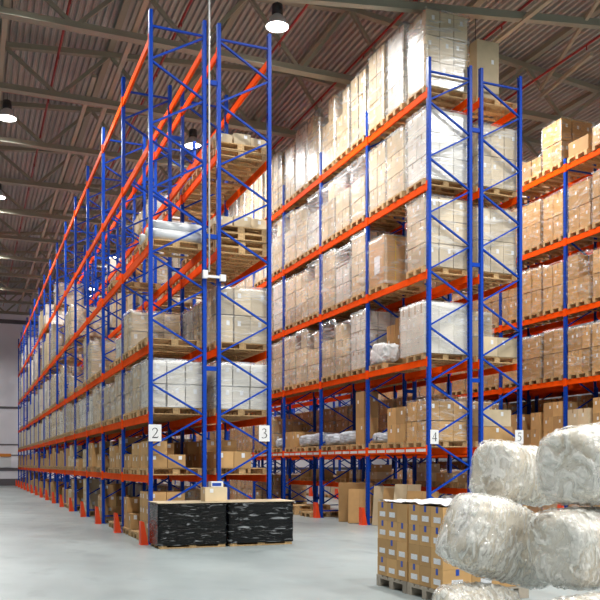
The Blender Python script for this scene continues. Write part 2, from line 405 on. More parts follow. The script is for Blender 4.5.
def beam_mesh(s):
    b = MB(); L = P - 0.104
    b.span((-0.025, -L / 2, 0), (0.025, L / 2, BH))
    for e in (-1, 1):
        b.span((s * 0.0385, e * L / 2, -0.04), (s * 0.0445, e * (P / 2 - 0.003), BH + 0.04))
        b.span((s * 0.0445, e * (L / 2 - 0.0), -0.04), (0, e * (L / 2 - 0.006), BH + 0.04))
    return b.mesh('beam', ['orange'])
me_beam = {-1: beam_mesh(-1), 1: beam_mesh(1)}
g = MB()
def wedge(b, x0, x1, xt, y0, y1, h):
    p = [(x0, y0, 0), (x1, y0, 0), (xt, y0, h), (x0, y0, h)]; q = [(x, y1, z) for x, _, z in p]
    b.quad(p); b.quad(q[::-1])
    for i in range(4):
        j = (i + 1) % 4; b.quad([p[j], p[i], q[i], q[j]])
wedge(g, -0.21, -0.06, -0.15, -0.10, -0.088, 0.46); wedge(g, -0.21, -0.06, -0.15, 0.088, 0.10, 0.46)
wedge(g, -0.21, -0.198, -0.198, -0.088, 0.088, 0.46); g.span((-0.22, -0.11, 0), (-0.075, 0.11, 0.008))
me_guard = g.mesh('upright_guard', ['guard'])
g = MB(); g.span((-0.003, -0.21, -0.035), (0.003, 0.21, 0.035)); me_shelflabel = g.mesh('location_label', ['label'])
g = MB(); g.span((0, -0.03, -0.045), (SPC - 0.085, 0.03, 0.045)); me_spacer = g.mesh('row_spacer', ['blue'])

for r, R in ROWS.items():
    root = thing('pallet_rack', (R['x'], R['y'], 0), RLAB[r], 'rack', 'pallet rack rows')
    R['root'] = root
    up, br, ft, w = frame_meshes(R['h'], R['start'])
    for i in range(R['n'] + 1):
        fr = link('upright_frame', None, root, (0, i * P, 0))
        link('upright', up[0], fr); link('upright', up[1], fr, (D, 0, 0))
        if i < R['full']:
            for nm, m in br: link(nm, m, fr)
            link('base_plate', ft, fr); link('base_plate', ft, fr, (D, 0, 0))
        else: link('bracing', w, fr)
        if r in (2, 4, 6) or (r in (3, 5, 7) and i == 0):
            if r in (2, 4, 6): link('upright_guard', me_guard, root, (0, i * P, 0))
            else: link('upright_guard', me_guard, root, (D, i * P, 0), math.pi)
        if r in (2, 4) and i < 6:
            for z in (9.4, 6.25, 3.55, 0.45): link('row_spacer', me_spacer, root, (D + 0.042, i * P, z))
    rest = {-1: MB(), 1: MB()}
    cnt = 0; stuff = MB()
    for b in range(R['n']):
        for li, z in enumerate(R['lv']):
            for s in (-1, 1):
                loc = (0 if s < 0 else D, (b + 0.5) * P, z)
                if cnt < 100:
                    o = link('beam', me_beam[s], root, loc); cnt += 1
                    if r == 4 and li == 0 and s < 0:
                        for q in range(6): link('location_label', me_shelflabel, o, (-0.029, -1.25 + q * 0.5, 0.075))
                else:
                    L = P - 0.104
                    stuff.span((loc[0] - 0.025, loc[1] - L / 2, z), (loc[0] + 0.025, loc[1] + L / 2, z + BH))
                    for e in (-1, 1):
                        stuff.span((loc[0] + s * 0.0385, loc[1] + e * L / 2, z - 0.04), (loc[0] + s * 0.0445, loc[1] + e * (P / 2 - 0.003), z + BH + 0.04))
    if stuff.v:
        o = link('beam_run', stuff.mesh('beam_run', ['orange']), root); o['kind'] = 'stuff'

# ------------------------------------------------------------------ signs
DIG = {
    2: [([(.1, 1.05), (.18, 1.25), (.42, 1.37), (.68, 1.29), (.78, 1.06), (.69, .8), (.45, .46), (.12, .1)], [.1, .09, .09, .13, .15, .13, .09, .06]),
        ([(.08, .07), (.78, .07), (.92, .27)], [.14, .14, .04])],
    3: [([(.12, 1.15), (.25, 1.32), (.48, 1.37), (.68, 1.25), (.69, 1.0), (.5, .78), (.33, .73)], [.05, .08, .1, .14, .14, .09, .05]),
        ([(.42, .76), (.7, .63), (.81, .4), (.7, .14), (.42, .03), (.17, .06), (.08, .15)], [.05, .12, .16, .14, .08, .1, .12])],
    4: [([(.62, 1.38), (.08, .45)], [.06, .06]), ([(.05, .42), (.92, .42)], [.09, .09]), ([(.65, 1.38), (.65, .02)], [.15, .15])],
    5: [([(.25, 1.32), (.85, 1.34)], [.13, .11]), ([(.27, 1.32), (.2, .8)], [.06, .06]),
        ([(.2, .82), (.45, .87), (.7, .74), (.8, .48), (.7, .18), (.42, .03), (.12, .09)], [.05, .1, .14, .16, .13, .08, .1])]}
def digit_mesh(d, s):
    b = MB()
    for pts, ws in DIG[d]:
        n = len(pts); off = []
        for i in range(n):
            a = Vector(pts[max(0, i - 1)]); c = Vector(pts[min(n - 1, i + 1)]); t = (c - a).normalized()
            nn = Vector((-t.y, t.x)) * ws[i] / 2; p = Vector(pts[i]); off.append((p + nn, p - nn))
        for i in range(n - 1):
            q = [off[i][0], off[i + 1][0], off[i + 1][1], off[i][1]]
            b.quad([((v.x - .46) * s, 0, (v.y - .7) * s) for v in q])
    return b.mesh('numeral', ['ink'])
for d, x, z, w, h in ((2, 3.435, 2.216, .255, .335), (3, 5.735, 2.238, .235, .335), (4, 9.845, 2.216, .215, .325), (5, 12.18, 2.245, .235, .325)):
    t = thing('row_sign', (x, Y0 - 0.066, z), 'white row sign with the black numeral %s on an end upright' % NUM[d], 'sign')
    b = MB(); b.span((-w / 2, -0.006, -h / 2), (w / 2, 0.006, h / 2)); link('plate', b.mesh('plate', ['white']), t)
    link('numeral', digit_mesh(d, 0.145), t, (0, -0.0085, 0))

# ------------------------------------------------------------------ pallets, cartons, loads
def pallet_into(b, c=(0, 0, 0), lx=1.2, ly=0.8):
    cx, cy, cz = c
    for i in range(5):                                   # deck boards run along X
        w = 0.145 if i in (0, 2, 4) else 0.1
        y = cy - ly / 2 + 0.0725 + i * (ly - 0.145) / 4
        b.box((cx, y, cz + 0.133), (lx, w, 0.022))
    for i in (-1, 0, 1):
        b.box((cx + i * (lx / 2 - 0.0725), cy, cz + 0.111), (0.145, ly, 0.022))
        for j in (-1, 0, 1): b.box((cx + i * (lx / 2 - 0.0725), cy + j * (ly / 2 - 0.05), cz + 0.061), (0.145, 0.1, 0.078))
    for j in (-1, 0, 1): b.box((cx, cy + j * (ly / 2 - 0.05), cz + 0.011), (lx, 0.1, 0.022))
pb = MB(); pallet_into(pb); me_pallet = pb.mesh('pallet', ['wood'])
PH = 0.144

def carton_into(b, c, d, mats=(0, 1, 2), v=0, detail=True):
    cx, cy, cz = c; dx, dy, dz = d
    b.box((cx, cy, cz + dz / 2), (dx, dy, dz), mats[0])
    if not detail: return
    e = 0.0012
    # tape over the top and down both faces
    b.span((cx - dx / 2 - e, cy - 0.025, cz + dz * 0.78), (cx + dx / 2 + e, cy + 0.025, cz + dz + e), mats[1])
    # labels on the aisle face (-X) and the end face (-Y)
    q = (-0.2, 0.22, 0.05)[v % 3]
    b.span((cx - dx / 2 - 2 * e, cy + q * dy - 0.035, cz + dz * 0.55), (cx - dx / 2, cy + q * dy + 0.03, cz + dz * 0.55 + min(0.09, dz * 0.3)), mats[2])
    b.span((cx + q * dx - 0.04, cy - dy / 2 - 2 * e, cz + dz * 0.62), (cx + q * dx + 0.03, cy - dy / 2, cz + dz * 0.62 + min(0.1, dz * 0.28)), mats[2])
ccache = {}
def carton_mesh(d, base, v):
    k = (tuple(round(x, 3) for x in d), base, v % 3)
    if k not in ccache:
        b = MB(); carton_into(b, (0, 0, 0), d, v=v); ccache[k] = b.mesh('carton', [base, 'tape', 'label'])
    return ccache[k]

fcache = {}
def film_mesh(d, mat, v):
    """crinkled film skin round a block of size d, standing on z = 0"""
    k = (tuple(round(x, 2) for x in d), mat, v % 2)
    if k in fcache: return fcache[k]
    b = MB(); g = 0.022; hx, hy, hz = d[0] / 2 + g, d[1] / 2 + g, d[2] + g
    def pt(u, w, z):
        p = Vector((u, w, z)); n = noise.noise_vector(p * 5.0 + Vector((v * 9.1, 3, 1)))
        return p + Vector((n.x, n.y, 0)) * 0.01
    nu, nz = 9, 9
    ring = []
    cor = [(-hx, -hy), (hx, -hy), (hx, hy), (-hx, hy)]
    for s in range(4):
        a, c = cor[s], cor[(s + 1) % 4]
        for i in range(nu):
            t = i / nu
            ring.append((a[0] + (c[0] - a[0]) * t, a[1] + (c[1] - a[1]) * t))
    n = len(ring)
    for j in range(nz + 1):
        for (x, y) in ring: b.v.append(tuple(pt(x, y, hz * j / nz)))
    for j in range(nz):
        for i in range(n):
            q = (i + 1) % n; b.f.append((j * n + i, j * n + q, (j + 1) * n + q, (j + 1) * n + i)); b.m.append(0); b.smooth.append(True)
    # folded-in rim on the top
    kk = len(b.v)
    for (x, y) in ring: b.v.append((x * 0.72, y * 0.66, hz + 0.004))
    for i in range(n):
        q = (i + 1) % n; b.f.append((nz * n + i, nz * n + q, kk + q, kk + i)); b.m.append(0); b.smooth.append(False)
    fcache[k] = b.mesh('stretch_film', [mat]); return fcache[k]

def rowname(r): return 'rearmost rack' if r == 7 else 'unsigned rack' if r == 6 else 'row %s' % NUM[r]
def levname(r, li):
    if li == 0: return 'ground'
    if li == len(ROWS[r]['lv']): return 'top level'
    return ORD[li] + ' level'
def where(r, b, li, s): return '%s, %s, %s bay, %s slot' % (rowname(r), levname(r, li), ORD[b + 1], SLOT[s])

def slotpos(r, b, li, s):
    R = ROWS[r]; y = R['y'] + b * P + 0.05 + (P - 0.1) * (s + 0.5) / 3
    z = 0.0 if li == 0 else R['lv'][li - 1] + BH
    return (R['x'] + D / 2, y, z + 0.002)
def dist(p): return p[0] * math.sin(TH) + p[1] * math.cos(TH)

PAL = []; LOADS = []; LOOSE = []
def add_pallet(p, label, g='pallets in the racks'): PAL.append((dist(p), p, label, g))
def spec(r, b, li, s, kind):
    """puts one pallet position's contents down in the lists"""
    if kind is None: return
    p = slotpos(r, b, li, s); w = where(r, b, li, s); k = kind[0]
    j = rnd.uniform(-0.02, 0.02)
    p = (p[0] + rnd.uniform(-.015, .015), p[1] + j * .4, p[2])
    if k == 'stack':                                   # a stack of bare pallets
        for i in range(kind[1]):
            q = (p[0] + rnd.uniform(-.02, .02), p[1] + rnd.uniform(-.02, .02), p[2] + i * (PH + 0.002))
            add_pallet(q, 'bare wooden pallet, %s, %s' % (w, ('lowest of a stack', 'second of a stack', 'third of a stack', 'fourth of a stack', 'fifth of a stack')[i] if kind[1] > 1 else 'nothing on it'))
        top = (p[0], p[1], p[2] + kind[1] * (PH + 0.002))
        if len(kind) > 2: LOADS.append((dist(top), top, w, kind[2], r))
        return
    add_pallet(p, 'wooden pallet under %s, %s' % ({'loose': 'loose cartons', 'rolls': 'white rolls', 'sacks': 'folded sacks'}.get(k, 'a load'), w))
    q = (p[0], p[1], p[2] + PH + 0.003)
    if k == 'loose':
        nx, ny, nz, h, base, cov = kind[1:]
        dx, dy = 1.14 / nx, 0.86 / ny
        for c in range(nz):
            for a in range(nx):
                for e in range(ny):
                    if c > 0 and rnd.random() > cov and (a, e, c - 1) not in (): 
                        if c == nz - 1: continue
                    if a > 1: continue
                    x = q[0] - 0.57 + dx * (a + 0.5); y = q[1] - 0.43 + dy * (e + 0.5)
                    LOOSE.append((dist(q) + a * 0.3, (x, y, q[2] + c * (h + 0.004)), (dx - 0.012, dy - 0.012, h), base, rnd.uniform(-.006, .006),
                                  '%s carton, %s, %s %s, %s' % ('pale' if base == 'pale' else 'brown', w, ORD[c + 1] + ' layer', ['near', 'middle', 'far', 'last'][e] if ny > 1 else 'single', 'aisle side' if a == 0 else 'inner side')))
    else:
        LOADS.append((dist(q), q, w, kind, r))

# kinds:  pw / bw = (name, layers, layer height, coverage of the top layer)   big, slab
def pw(n, h, c=1.0): return ('pw', n, h, c)
def bw(n, h, c=1.0): return ('bw', n, h, c)
OV = {}   # explicit contents, (row, bay, level) -> near, middle, far slot
OV[(2, 0, 6)] = [None] * 3; OV[(2, 0, 5)] = [None] * 3
OV[(2, 0, 4)] = [('rolls',), None, None]
OV[(2, 0, 3)] = [('stack', 1), ('stack', 1), pw(2, .42)]
OV[(2, 0, 2)] = [pw(2, .46), pw(2, .46), pw(2, .44)]
OV[(2, 0, 1)] = [('loose', 3, 2, 2, .27, 'carton', .7), ('loose', 3, 2, 2, .26, 'carton', .6), ('loose', 3, 2, 1, .3, 'carton', 1)]
OV[(2, 0, 0)] = [('loose', 3, 3, 3, .29, 'carton', 1), ('stack', 1), ('loose', 3, 2, 2, .34, 'carton', .7)]
OV[(2, 1, 3)] = [pw(2, .4), ('stack', 1), pw(3, .42, .5)]
OV[(2, 1, 4)] = [None, ('stack', 1), None]
OV[(2, 1, 3)] = [pw(1, .45), ('stack', 1), None]; OV[(2, 2, 3)] = [('stack', 1), ('stack', 1), pw(2, .5)]
OV[(2, 3, 3)] = [pw(3, .42), None, ('stack', 1)]; OV[(2, 4, 3)] = [None, pw(1, .5), None]; OV[(2, 5, 3)] = [pw(2, .42), pw(3, .4, .5), None]
OV[(2, 2, 4)] = [None] * 3; OV[(2, 3, 4)] = [None] * 3; OV[(2, 4, 4)] = [None, pw(2, .5), pw(2, .46)]; OV[(2, 5, 4)] = [None, ('stack', 1), None]
for _b in (1, 2, 3, 4, 5): OV[(2, _b, 5)] = [None] * 3
OV[(3, 0, 6)] = [None] * 3
OV[(3, 0, 5)] = [('stack', 2, ('low',)), ('stack', 2), ('stack', 1)]
OV[(3, 0, 4)] = [('stack', 4, ('low',)), ('stack', 3), ('stack', 3)]
OV[(3, 0, 3)] = [pw(2, .56), pw(2, .5), pw(2, .5)]
OV[(3, 0, 2)] = [pw(2, .46), pw(2, .46), pw(2, .44)]
OV[(3, 0, 1)] = [('loose', 3, 2, 1, .34, 'carton', 1), ('loose', 3, 2, 2, .3, 'carton', .6), ('loose', 3, 2, 2, .3, 'carton', .5)]
OV[(3, 1, 5)] = [('stack', 2), ('stack', 2), None]
OV[(3, 1, 4)] = [pw(2, .4), ('stack', 2), None]
# row four
OV[(4, 0, 5)] = [pw(3, .57), pw(3, .62), pw(3, .62)]
OV[(4, 0, 4)] = [pw(3, .52), pw(3, .5), pw(3, .5)]
OV[(4, 0, 3)] = [pw(3, .52), None, ('big', 1.22)]
OV[(4, 0, 2)] = [('slab', 1.18), None, ('opencart',)]
OV[(4, 0, 1)] = [bw(2, .45), ('loose', 3, 2, 2, .42, 'carton', .6), ('sacks', .28)]
for _r in (4, 5):
    for _b in (0, 1, 2, 3): OV[(_r, _b, 0)] = [('none',)] * 3
OV[(4, 1, 1)] = [('tall', 1.45), ('sacks', .4), ('sacks', .36)]
OV[(4, 2, 1)] = [('sacks', .42), ('sacks', .4), ('loose', 3, 2, 1, .5, 'carton', 1)]
# row five
OV[(5, 0, 5)] = [('tallpair', 1.4), None, None]
OV[(5, 0, 4)] = [pw(2, .72), pw(2, .7), None]
OV[(5, 0, 3)] = [pw(2, .74), pw(2, .7), None]
OV[(5, 0, 2)] = [('loose', 2, 1, 1, .46, 'pale', 1), pw(2, .62), None]
OV[(5, 0, 1)] = [('mixed',), bw(2, .5), bw(2, .6)]
# unsigned rack
OV[(6, 0, 5)] = [None, bw(1, .5), ('lowpair',)]
OV[(6, 1, 5)] = [bw(2, .62), bw(1, .52), bw(1, .7)]
OV[(6, 2, 5)] = [bw(2, .5), bw(1, .6), None]
OV[(6, 0, 1)] = [('loose', 2, 2, 3, .42, 'carton', 1), ('loose', 2, 2, 3, .42, 'carton', 1), ('loose', 2, 2, 2, .5, 'pale', 1)]
OV[(6, 1, 1)] = [('loose', 2, 2, 3, .42, 'carton', 1), ('loose', 2, 2, 2, .5, 'carton', .5), ('loose', 2, 2, 2, .5, 'carton', 1)]

def default(r, b, li, s):
    q = rnd.random()
    if r == 2:
        if li == 0: return ('loose', 3, 2, rnd.choice((2, 2, 3)), rnd.uniform(.24, .33), rnd.choice(('carton', 'carton', 'pale')), .7) if q < .62 else (('stack', 1) if q < .8 else None)
        if li == 1: return ('loose', 3, 2, rnd.choice((1, 2, 2)), rnd.uniform(.24, .38), rnd.choice(('carton', 'carton', 'pale')), .6) if q < .92 else None
        if li == 2: return pw(2, rnd.uniform(.4, .5), rnd.choice((1, 1, .6))) if q < .97 else None
        far = min(1, b / 5)
        if li == 3: return (pw(3, rnd.uniform(.36, .46), .7) if q < .3 + .5 * far else (('stack', 1) if q < .7 else None))
        if li == 4: return (pw(3, rnd.uniform(.38, .48), .7) if q < .1 + .55 * far else (('stack', 1) if q < .35 else None))
        if li == 5: return pw(2, rnd.uniform(.4, .5), .7) if q < .03 + .25 * far else None
        return None
    if r == 3:
        if b > 4: return None
        if li == 0: return bw(2, .4) if q < .5 else None
        if li == 1: return ('loose', 3, 2, 2, .3, 'carton', .6) if b < 2 else bw(2, .38)
        if li in (2, 3): return pw(2, rnd.uniform(.42, .52)) if q < .8 else None
        if li == 4: return pw(3, .45, .7) if q < .6 else (('stack', 2) if q < .8 else None)
        if li == 5: return (pw(2, .45, .7) if q < .35 else ('stack', 2) if q < .6 else None)
        return None
    if r == 4:
        if b > 10: return None
        if li == 0: return None if b < 4 else bw(2, .5)
        if li == 1: return bw(2, .5) if q < .7 else ('sacks', .35)
        if li == 5: return pw(3, rnd.uniform(.54, .64), rnd.choice((1, 1, .5)))
        if li == 2: return pw(3, rnd.uniform(.44, .52), rnd.choice((1, .4, .5))) if q < .97 else None
        return pw(3, rnd.uniform(.47, .52), rnd.choice((1, .5, .35, .6, .45))) if q < .97 else None
    if r == 5:
        if b > 4: return None
        if li == 0: return bw(2, .5) if q < .6 else None
        if li == 1: return bw(3, .42)
        if li == 5: return None
        return bw(3, .45) if b < 3 else None
    if r >= 6 and b > 4:
        return bw(2, .45) if li in (0, 1) and (r == 6 or b % 2) else None
    if r == 7:
        return bw(3, .5) if li in (0, 1, 2) and li + b < 6 else None
    if r == 6:
        if li == 0: return bw(2, .6)
        if li == 1: return bw(3, .45)
        if li == 5: return bw(2, rnd.uniform(.5, .62)) if b > 2 else None
        return bw(2, rnd.uniform(.62, .72), rnd.choice((1, 1, 1, .5)))
for r, R in ROWS.items():
    for b in range(R['n']):
        for li in range(len(R['lv']) + 1):
            ov = OV.get((r, b, li))
            for s in range(3):
                k = ov[s] if ov else default(r, b, li, s)
                if k and k[0] != 'none': spec(r, b, li, s, k)

# low shelf of row five: extra beams with small cartons
for b in range(4):
    for sd in (-1, 1): link('beam', me_beam[sd], ROWS[5]['root'], (0 if sd < 0 else D, (b + 0.5) * P, 0.85))
    for sl in range(3):
        p0 = slotpos(5, b, 0, sl); p0 = (p0[0], p0[1], 1.002); w0 = 'row five, low shelf, %s bay, %s slot' % (ORD[b + 1], SLOT[sl])
        if rnd.random() < .25: continue
        add_pallet(p0, 'wooden pallet on the low shelf, %s' % w0)
        q0 = (p0[0], p0[1], p0[2] + PH + .003); nz0 = rnd.choice((1, 2)); h0 = rnd.uniform(.2, .29)
        for c in range(nz0):
            for e in range(2):
                if c and rnd.random() < .4: continue
                LOOSE.append((dist(q0) + 4, (q0[0] - .33, q0[1] - .2 + .4 * e, q0[2] + c * (h0 + .004)), (.5, .36, h0), rnd.choice(('carton', 'pale')), 0.0,
                              'small carton, %s, %s layer, %s one' % (w0, ORD[c + 1], SLOT[e * 2])))
# bare pallets lying on the ground under row four
for i, (x, y, z, l) in enumerate(((10.1, 24.3, 0, 'bare wooden pallet on the ground under row four, lowest of a low stack'),
                                  (10.12, 24.32, .147, 'bare wooden pallet on the ground under row four, top of a low stack'),
                                  (10.05, 22.95, 0, 'single bare wooden pallet lying on the ground under row four'))):
    add_pallet((x, y, z + .002), l)

# ---- blobs (sacks, bales, rolls heap)
def blob(lx, ly, lz, seed, lump=0.03, wr=0.012, nu=72, nv=48, ex=3.2, ee=6.5, grow=0.0, flat=None):
    """pillow-like bale, axis along X"""
    b = MB(); so = Vector((seed * 7.3, seed * 3.1, seed * 1.7))
    for j in range(nv + 1):
        v = -1 + 2 * j / nv; v = math.sin(v * math.pi / 2)
        rr = max(0.0, 1 - abs(v) ** ee) ** (1 / ee)
        for i in range(nu):
            t = 2 * math.pi * i / nu; c, s = math.cos(t), math.sin(t)
            y = math.copysign(abs(c) ** (2 / ex), c); z = math.copysign(abs(s) ** (2 / ex), s)
            p = Vector((v * (lx / 2 + grow), y * rr * (ly / 2 + grow), z * rr * (lz / 2 + grow)))
            d = Vector((v * 0.5, y, z)).normalized()
            n1 = noise.noise(p * 2.6 + so) * lump
            n2 = (abs(noise.noise(Vector((p.x * 5, p.y * 9, p.z * 9)) + so)) - 0.2) * -wr * 2.0 + abs(noise.noise(p * 19 + so)) * wr
            q = p + d * (n1 + n2)
            if flat is not None: q.z = max(q.z, flat)
            b.v.append(tuple(q))
    for j in range(nv):
        for i in range(nu):
            q = (i + 1) % nu; b.f.append((j * nu + i, j * nu + q, (j + 1) * nu + q, (j + 1) * nu + i)); b.m.append(0); b.smooth.append(True)
    return b

PAL.sort(key=lambda a: a[0]); LOADS.sort(key=lambda a: a[0] + (25 if a[4] == 3 and a[0] > 24 else 18 if a[4] in (4, 5) and a[0] > 38 or a[4] >= 6 and a[0] > 34 else 0)); LOOSE.sort(key=lambda a: a[0])
for d, p, l, g in PAL[:296]: tag(link('pallet', me_pallet, None, p), l, 'pallet', g)
b = MB()
for d, p, l, g in PAL[296:]: pallet_into(b, p)
if b.v:
    o = link('pallets_far', b.mesh('pallets_far', ['wood'])); o.name = 'far_pallets'; tag(o, 'remaining wooden pallets deep in the far bays of the racks', 'pallets'); o['kind'] = 'stuff'
for i, (d, p, sz, base, rz, l) in enumerate(LOOSE[:250]):
    tag(link('carton', carton_mesh(sz, base, i), None, p, rz), l, 'carton', 'loose cartons in the racks')
b = MB()
for d, p, sz, base, rz, l in LOOSE[250:]: carton_into(b, p, (sz[0] - .01, sz[1] - .01, sz[2]), detail=False)
if b.v:
    o = link('far_cartons', b.mesh('far_cartons', ['carton'])); tag(o, 'remaining loose brown cartons in the far bays of row two', 'cartons'); o['kind'] = 'stuff'

def block(kind):
    n, h, cov = kind[1], kind[2], kind[3]
    return n, h, cov
farb = MB(); nload = 0
for idx, (d, q, w, kind, r) in enumerate(LOADS):
    k = kind[0]
    if k in ('pw', 'bw'):
        n, h, cov = block(kind)
        near = d < (38 if r in (4, 6) else 27)
        base = 'pale' if k == 'pw' else 'carton'
        if k == 'pw' and rnd.random() < (.2 if r in (2, 3) else .22): base = 'white_card'
        ny = 2 if rnd.random() < .8 else 3
        nx = 3
        BX, BY = 1.14, 0.87 if r >= 4 else 0.83
        dx, dy = BX / nx, BY / ny
        pos = []; off = {}
        for c in range(n):
            for a in range(nx):
                for e in range(ny):
                    if c == n - 1 and n > 1 and cov < 1 and rnd.random() > cov: continue
                    if a > 0 and e > 0 and a < nx - 1 and c < n - 1: continue
                    if (a, e) not in off: off[(a, e)] = rnd.uniform(-.02, .02)
                    pos.append((-BX / 2 + dx * (a + .5) + (off[(a, e)] if a in (0, nx - 1) else 0), -BY / 2 + dy * (e + .5), c * (h + .02)))
        look = '%s cartons, %s' % ({'pale': 'film-wrapped pale', 'carton': 'film-wrapped brown', 'white_card': 'film-wrapped whitish'}[base], '%s layers' % ['', 'one', 'two', 'three'][n] if n > 1 else 'one layer')
        if nload >= 296:
            for c in pos: carton_into(farb, (q[0] + c[0], q[1] + c[1], q[2] + c[2]), (dx - .01, dy - .01, h), (1 if idx % 3 else 0, 0, 0), detail=False)
            continue
        nload += 1
        t = thing('wrapped_load', q, '%s, %s' % (look, w), 'wrapped load', 'film-wrapped loads in the racks')
        top = n if cov > .8 else n - 1 + .3
        if near:
            for i, c in enumerate(pos):
                link('carton', carton_mesh((dx - .024, dy - .022, h), base, rnd.randrange(3)), t, (c[0] + rnd.uniform(-.008, .008), c[1] + rnd.uniform(-.006, .006), c[2]), rnd.uniform(-.008, .008))
        else:
            bb = MB()
            for c in pos: carton_into(bb, c, (dx - .012, dy - .012, h), v=rnd.randrange(3))
            link('carton_block', bb.mesh('carton_block', [base, 'tape', 'label']), t)
        hz = n * (h + .02)
        link('stretch_film', film_mesh((BX, BY, hz), 'film' if k == 'pw' else 'thinfilm', idx), t)
    elif k in ('big', 'tall', 'tallpair', 'lowpair', 'opencart', 'slab', 'mixed', 'low'):
        if k == 'big':
            t = thing('large_carton', q, 'big yellow-strapped carton under torn film, %s' % w, 'carton')
            b = MB(); b.span((-.58, -.41, .0), (.58, .41, kind[1])); link('box', b.mesh('box', ['carton']), t)
            for x in (-.25, .25):
                b = MB(); b.span((x - .012, -.414, -.003), (x + .012, .414, kind[1] + .004)); link('strap', b.mesh('strap', ['strap']), t)
            link('stretch_film', film_mesh((1.17, .83, kind[1]), 'film', idx), t)
            b = MB(); b.span((-.592, -.2, .3), (-.586, .1, .75)); link('paper_label', b.mesh('big_label', ['label']), t)
        elif k == 'tall':
            b = MB(); b.span((-.5, -.22, 0), (-.1, .22, .72)); b2 = MB()
            for i in range(2):
                tag(link('carton', carton_mesh((.42, .5, .7), 'carton', i), None, (q[0] - .3, q[1], q[2] + i * .703)), 'tall brown carton, %s, %s' % (w, 'lower one' if i == 0 else 'upper one'), 'carton')
        elif k == 'tallpair':
            tag(link('carton', carton_mesh((.62, .62, kind[1]), 'pale', 1), None, (q[0] - .2, q[1], q[2])), 'tall slim pale carton standing on the top level of row five', 'carton')
        elif k == 'lowpair':
            tag(link('carton', carton_mesh((1.1, .8, .42), 'carton', 1), None, (q[0], q[1], q[2])), 'low wide carton, %s' % w, 'carton')
        elif k == 'opencart':
            tag(link('carton', carton_mesh((.55, .4, 1.05), 'carton', 1), None, (q[0] + .2, q[1] + .2, q[2])), 'upright brown carton behind crumpled film, %s' % w, 'carton')
            tag(link('carton', carton_mesh((.5, .38, 1.2), 'carton', 2), None, (q[0] + .2, q[1] - .21, q[2])), 'taller brown carton next to crumpled film, %s' % w, 'carton')
            o = link('film_heap', blob(.46, .84, .5, 5, .05, .04, flat=-.25).mesh('film_heap', ['whitesheet']), None, (q[0] - .40, q[1] - .1, q[2] + .262)); tag(o, 'heap of crumpled clear film, %s' % w, 'film')
        elif k == 'slab':
            t = thing('wrapped_load', (q[0], q[1] + .12, q[2]), 'large load of tall whitish cartons, %s' % w, 'wrapped load', 'film-wrapped loads in the racks')
            for a in range(3):
                for e in range(4):
                    link('carton', carton_mesh((.39, .27, kind[1]), 'white_card', a + e), t, (-.4 + a * .4, -.42 + e * .28, 0))
            link('stretch_film', film_mesh((1.19, 1.12, kind[1]), 'film', 1), t)
        elif k == 'mixed':
            tag(link('carton', carton_mesh((.9, .7, .4), 'pale', 1), None, (q[0], q[1], q[2] + .36)), 'big pale carton on top of crumpled film, %s' % w, 'carton')
            tag(link('carton', carton_mesh((.95, .75, .35), 'carton', 2), None, q), 'film-covered carton at the bottom, %s' % w, 'carton')
        elif k == 'low':
            for i, (x, y, a) in enumerate(((-.36, -.1, .05), (.05, -.12, -.04), (.46, .1, .1))):
                tag(link('carton', carton_mesh((.36, .42, .2 + .04 * i), 'pale', i), None, (q[0] + x, q[1] + y, q[2] + .002), a), 'small carton on stacked pallets, %s, %s' % (w, ['first', 'second', 'third'][i]), 'carton')
    elif k == 'rolls':
        for i, (y, z, x) in enumerate(((-.28, 0, 0), (-.03, 0, .05), (.22, 0, -.03), (-.16, .205, .1))):
            t = thing('film_roll', (q[0] + x, q[1] + y, q[2] + .118 + z), 'white roll of film, %s, %s' % (w, ['nearest', 'second', 'third', 'on top'][i]), 'film roll', 'white rolls in row two')
            b = MB(); b.tube((-.58, 0, 0), (.58, 0, 0), .115, 20); link('roll', b.mesh('roll', ['rollfilm']), t)
            b = MB(); b.tube((-.6, 0, 0), (.6, 0, 0), .04, 14); link('core', b.mesh('core', ['core']), t)
    elif k == 'sacks':
        h = kind[1]
        me = blob(1.1, .86, h, idx % 7 + 1, .05, .03, 48, 30, 3, 4, flat=-h / 2 + .02).mesh('sack_bundle', ['sack'])
        tag(link('sack_bundle', me, None, (q[0], q[1], q[2] + h / 2 - .012)), 'bundle of folded grey plastic sacks, %s' % w, 'sacks')
if farb.v:
    o = link('far_loads', farb.mesh('far_loads', ['pale', 'farwrap'])); tag(o, 'remaining carton loads deep in the far bays of the racks', 'loads'); o['kind'] = 'stuff'

# ------------------------------------------------------------------ black wrapped pallets before rows two and three
def soft_box(dx, dy, dz, seed, amp=.012, n=22):
    b = MB(); so = Vector((seed * 5.1, 0, seed))
    ring = []
    r = .03
    cor = [(-dx / 2, -dy / 2), (dx / 2, -dy / 2), (dx / 2, dy / 2), (-dx / 2, dy / 2)]
    for s in range(4):
        a, c = Vector(cor[s]), Vector(cor[(s + 1) % 4]); d = (c - a); L = d.length; d.normalize()
        a2, c2 = a + d * r, c - d * r
        for i in range(n + 1): ring.append(a2 + (c2 - a2) * i / n)
    m = len(ring); nz = 20
    for j in range(nz + 1):
        z = dz * j / nz
        for p in ring:
            q = Vector((p.x, p.y, z)); nn = Vector((p.x / dx, p.y / dy, 0)).normalized()
            a = noise.noise(Vector((p.x * 2 + p.y * 2, p.y * 2, z * 9)) + so) * amp + noise.noise(q * 14 + so) * amp * .4
            b.v.append(tuple(q + nn * a))
    for j in range(nz):
        for i in range(m):
            q = (i + 1) % m; b.f.append((j * m + i, j * m + q, (j + 1) * m + q, (j + 1) * m + i)); b.m.append(0); b.smooth.append(True)
    b.f.append(tuple(nz * m + i for i in range(m))); b.m.append(0); b.smooth.append(False)
    return b
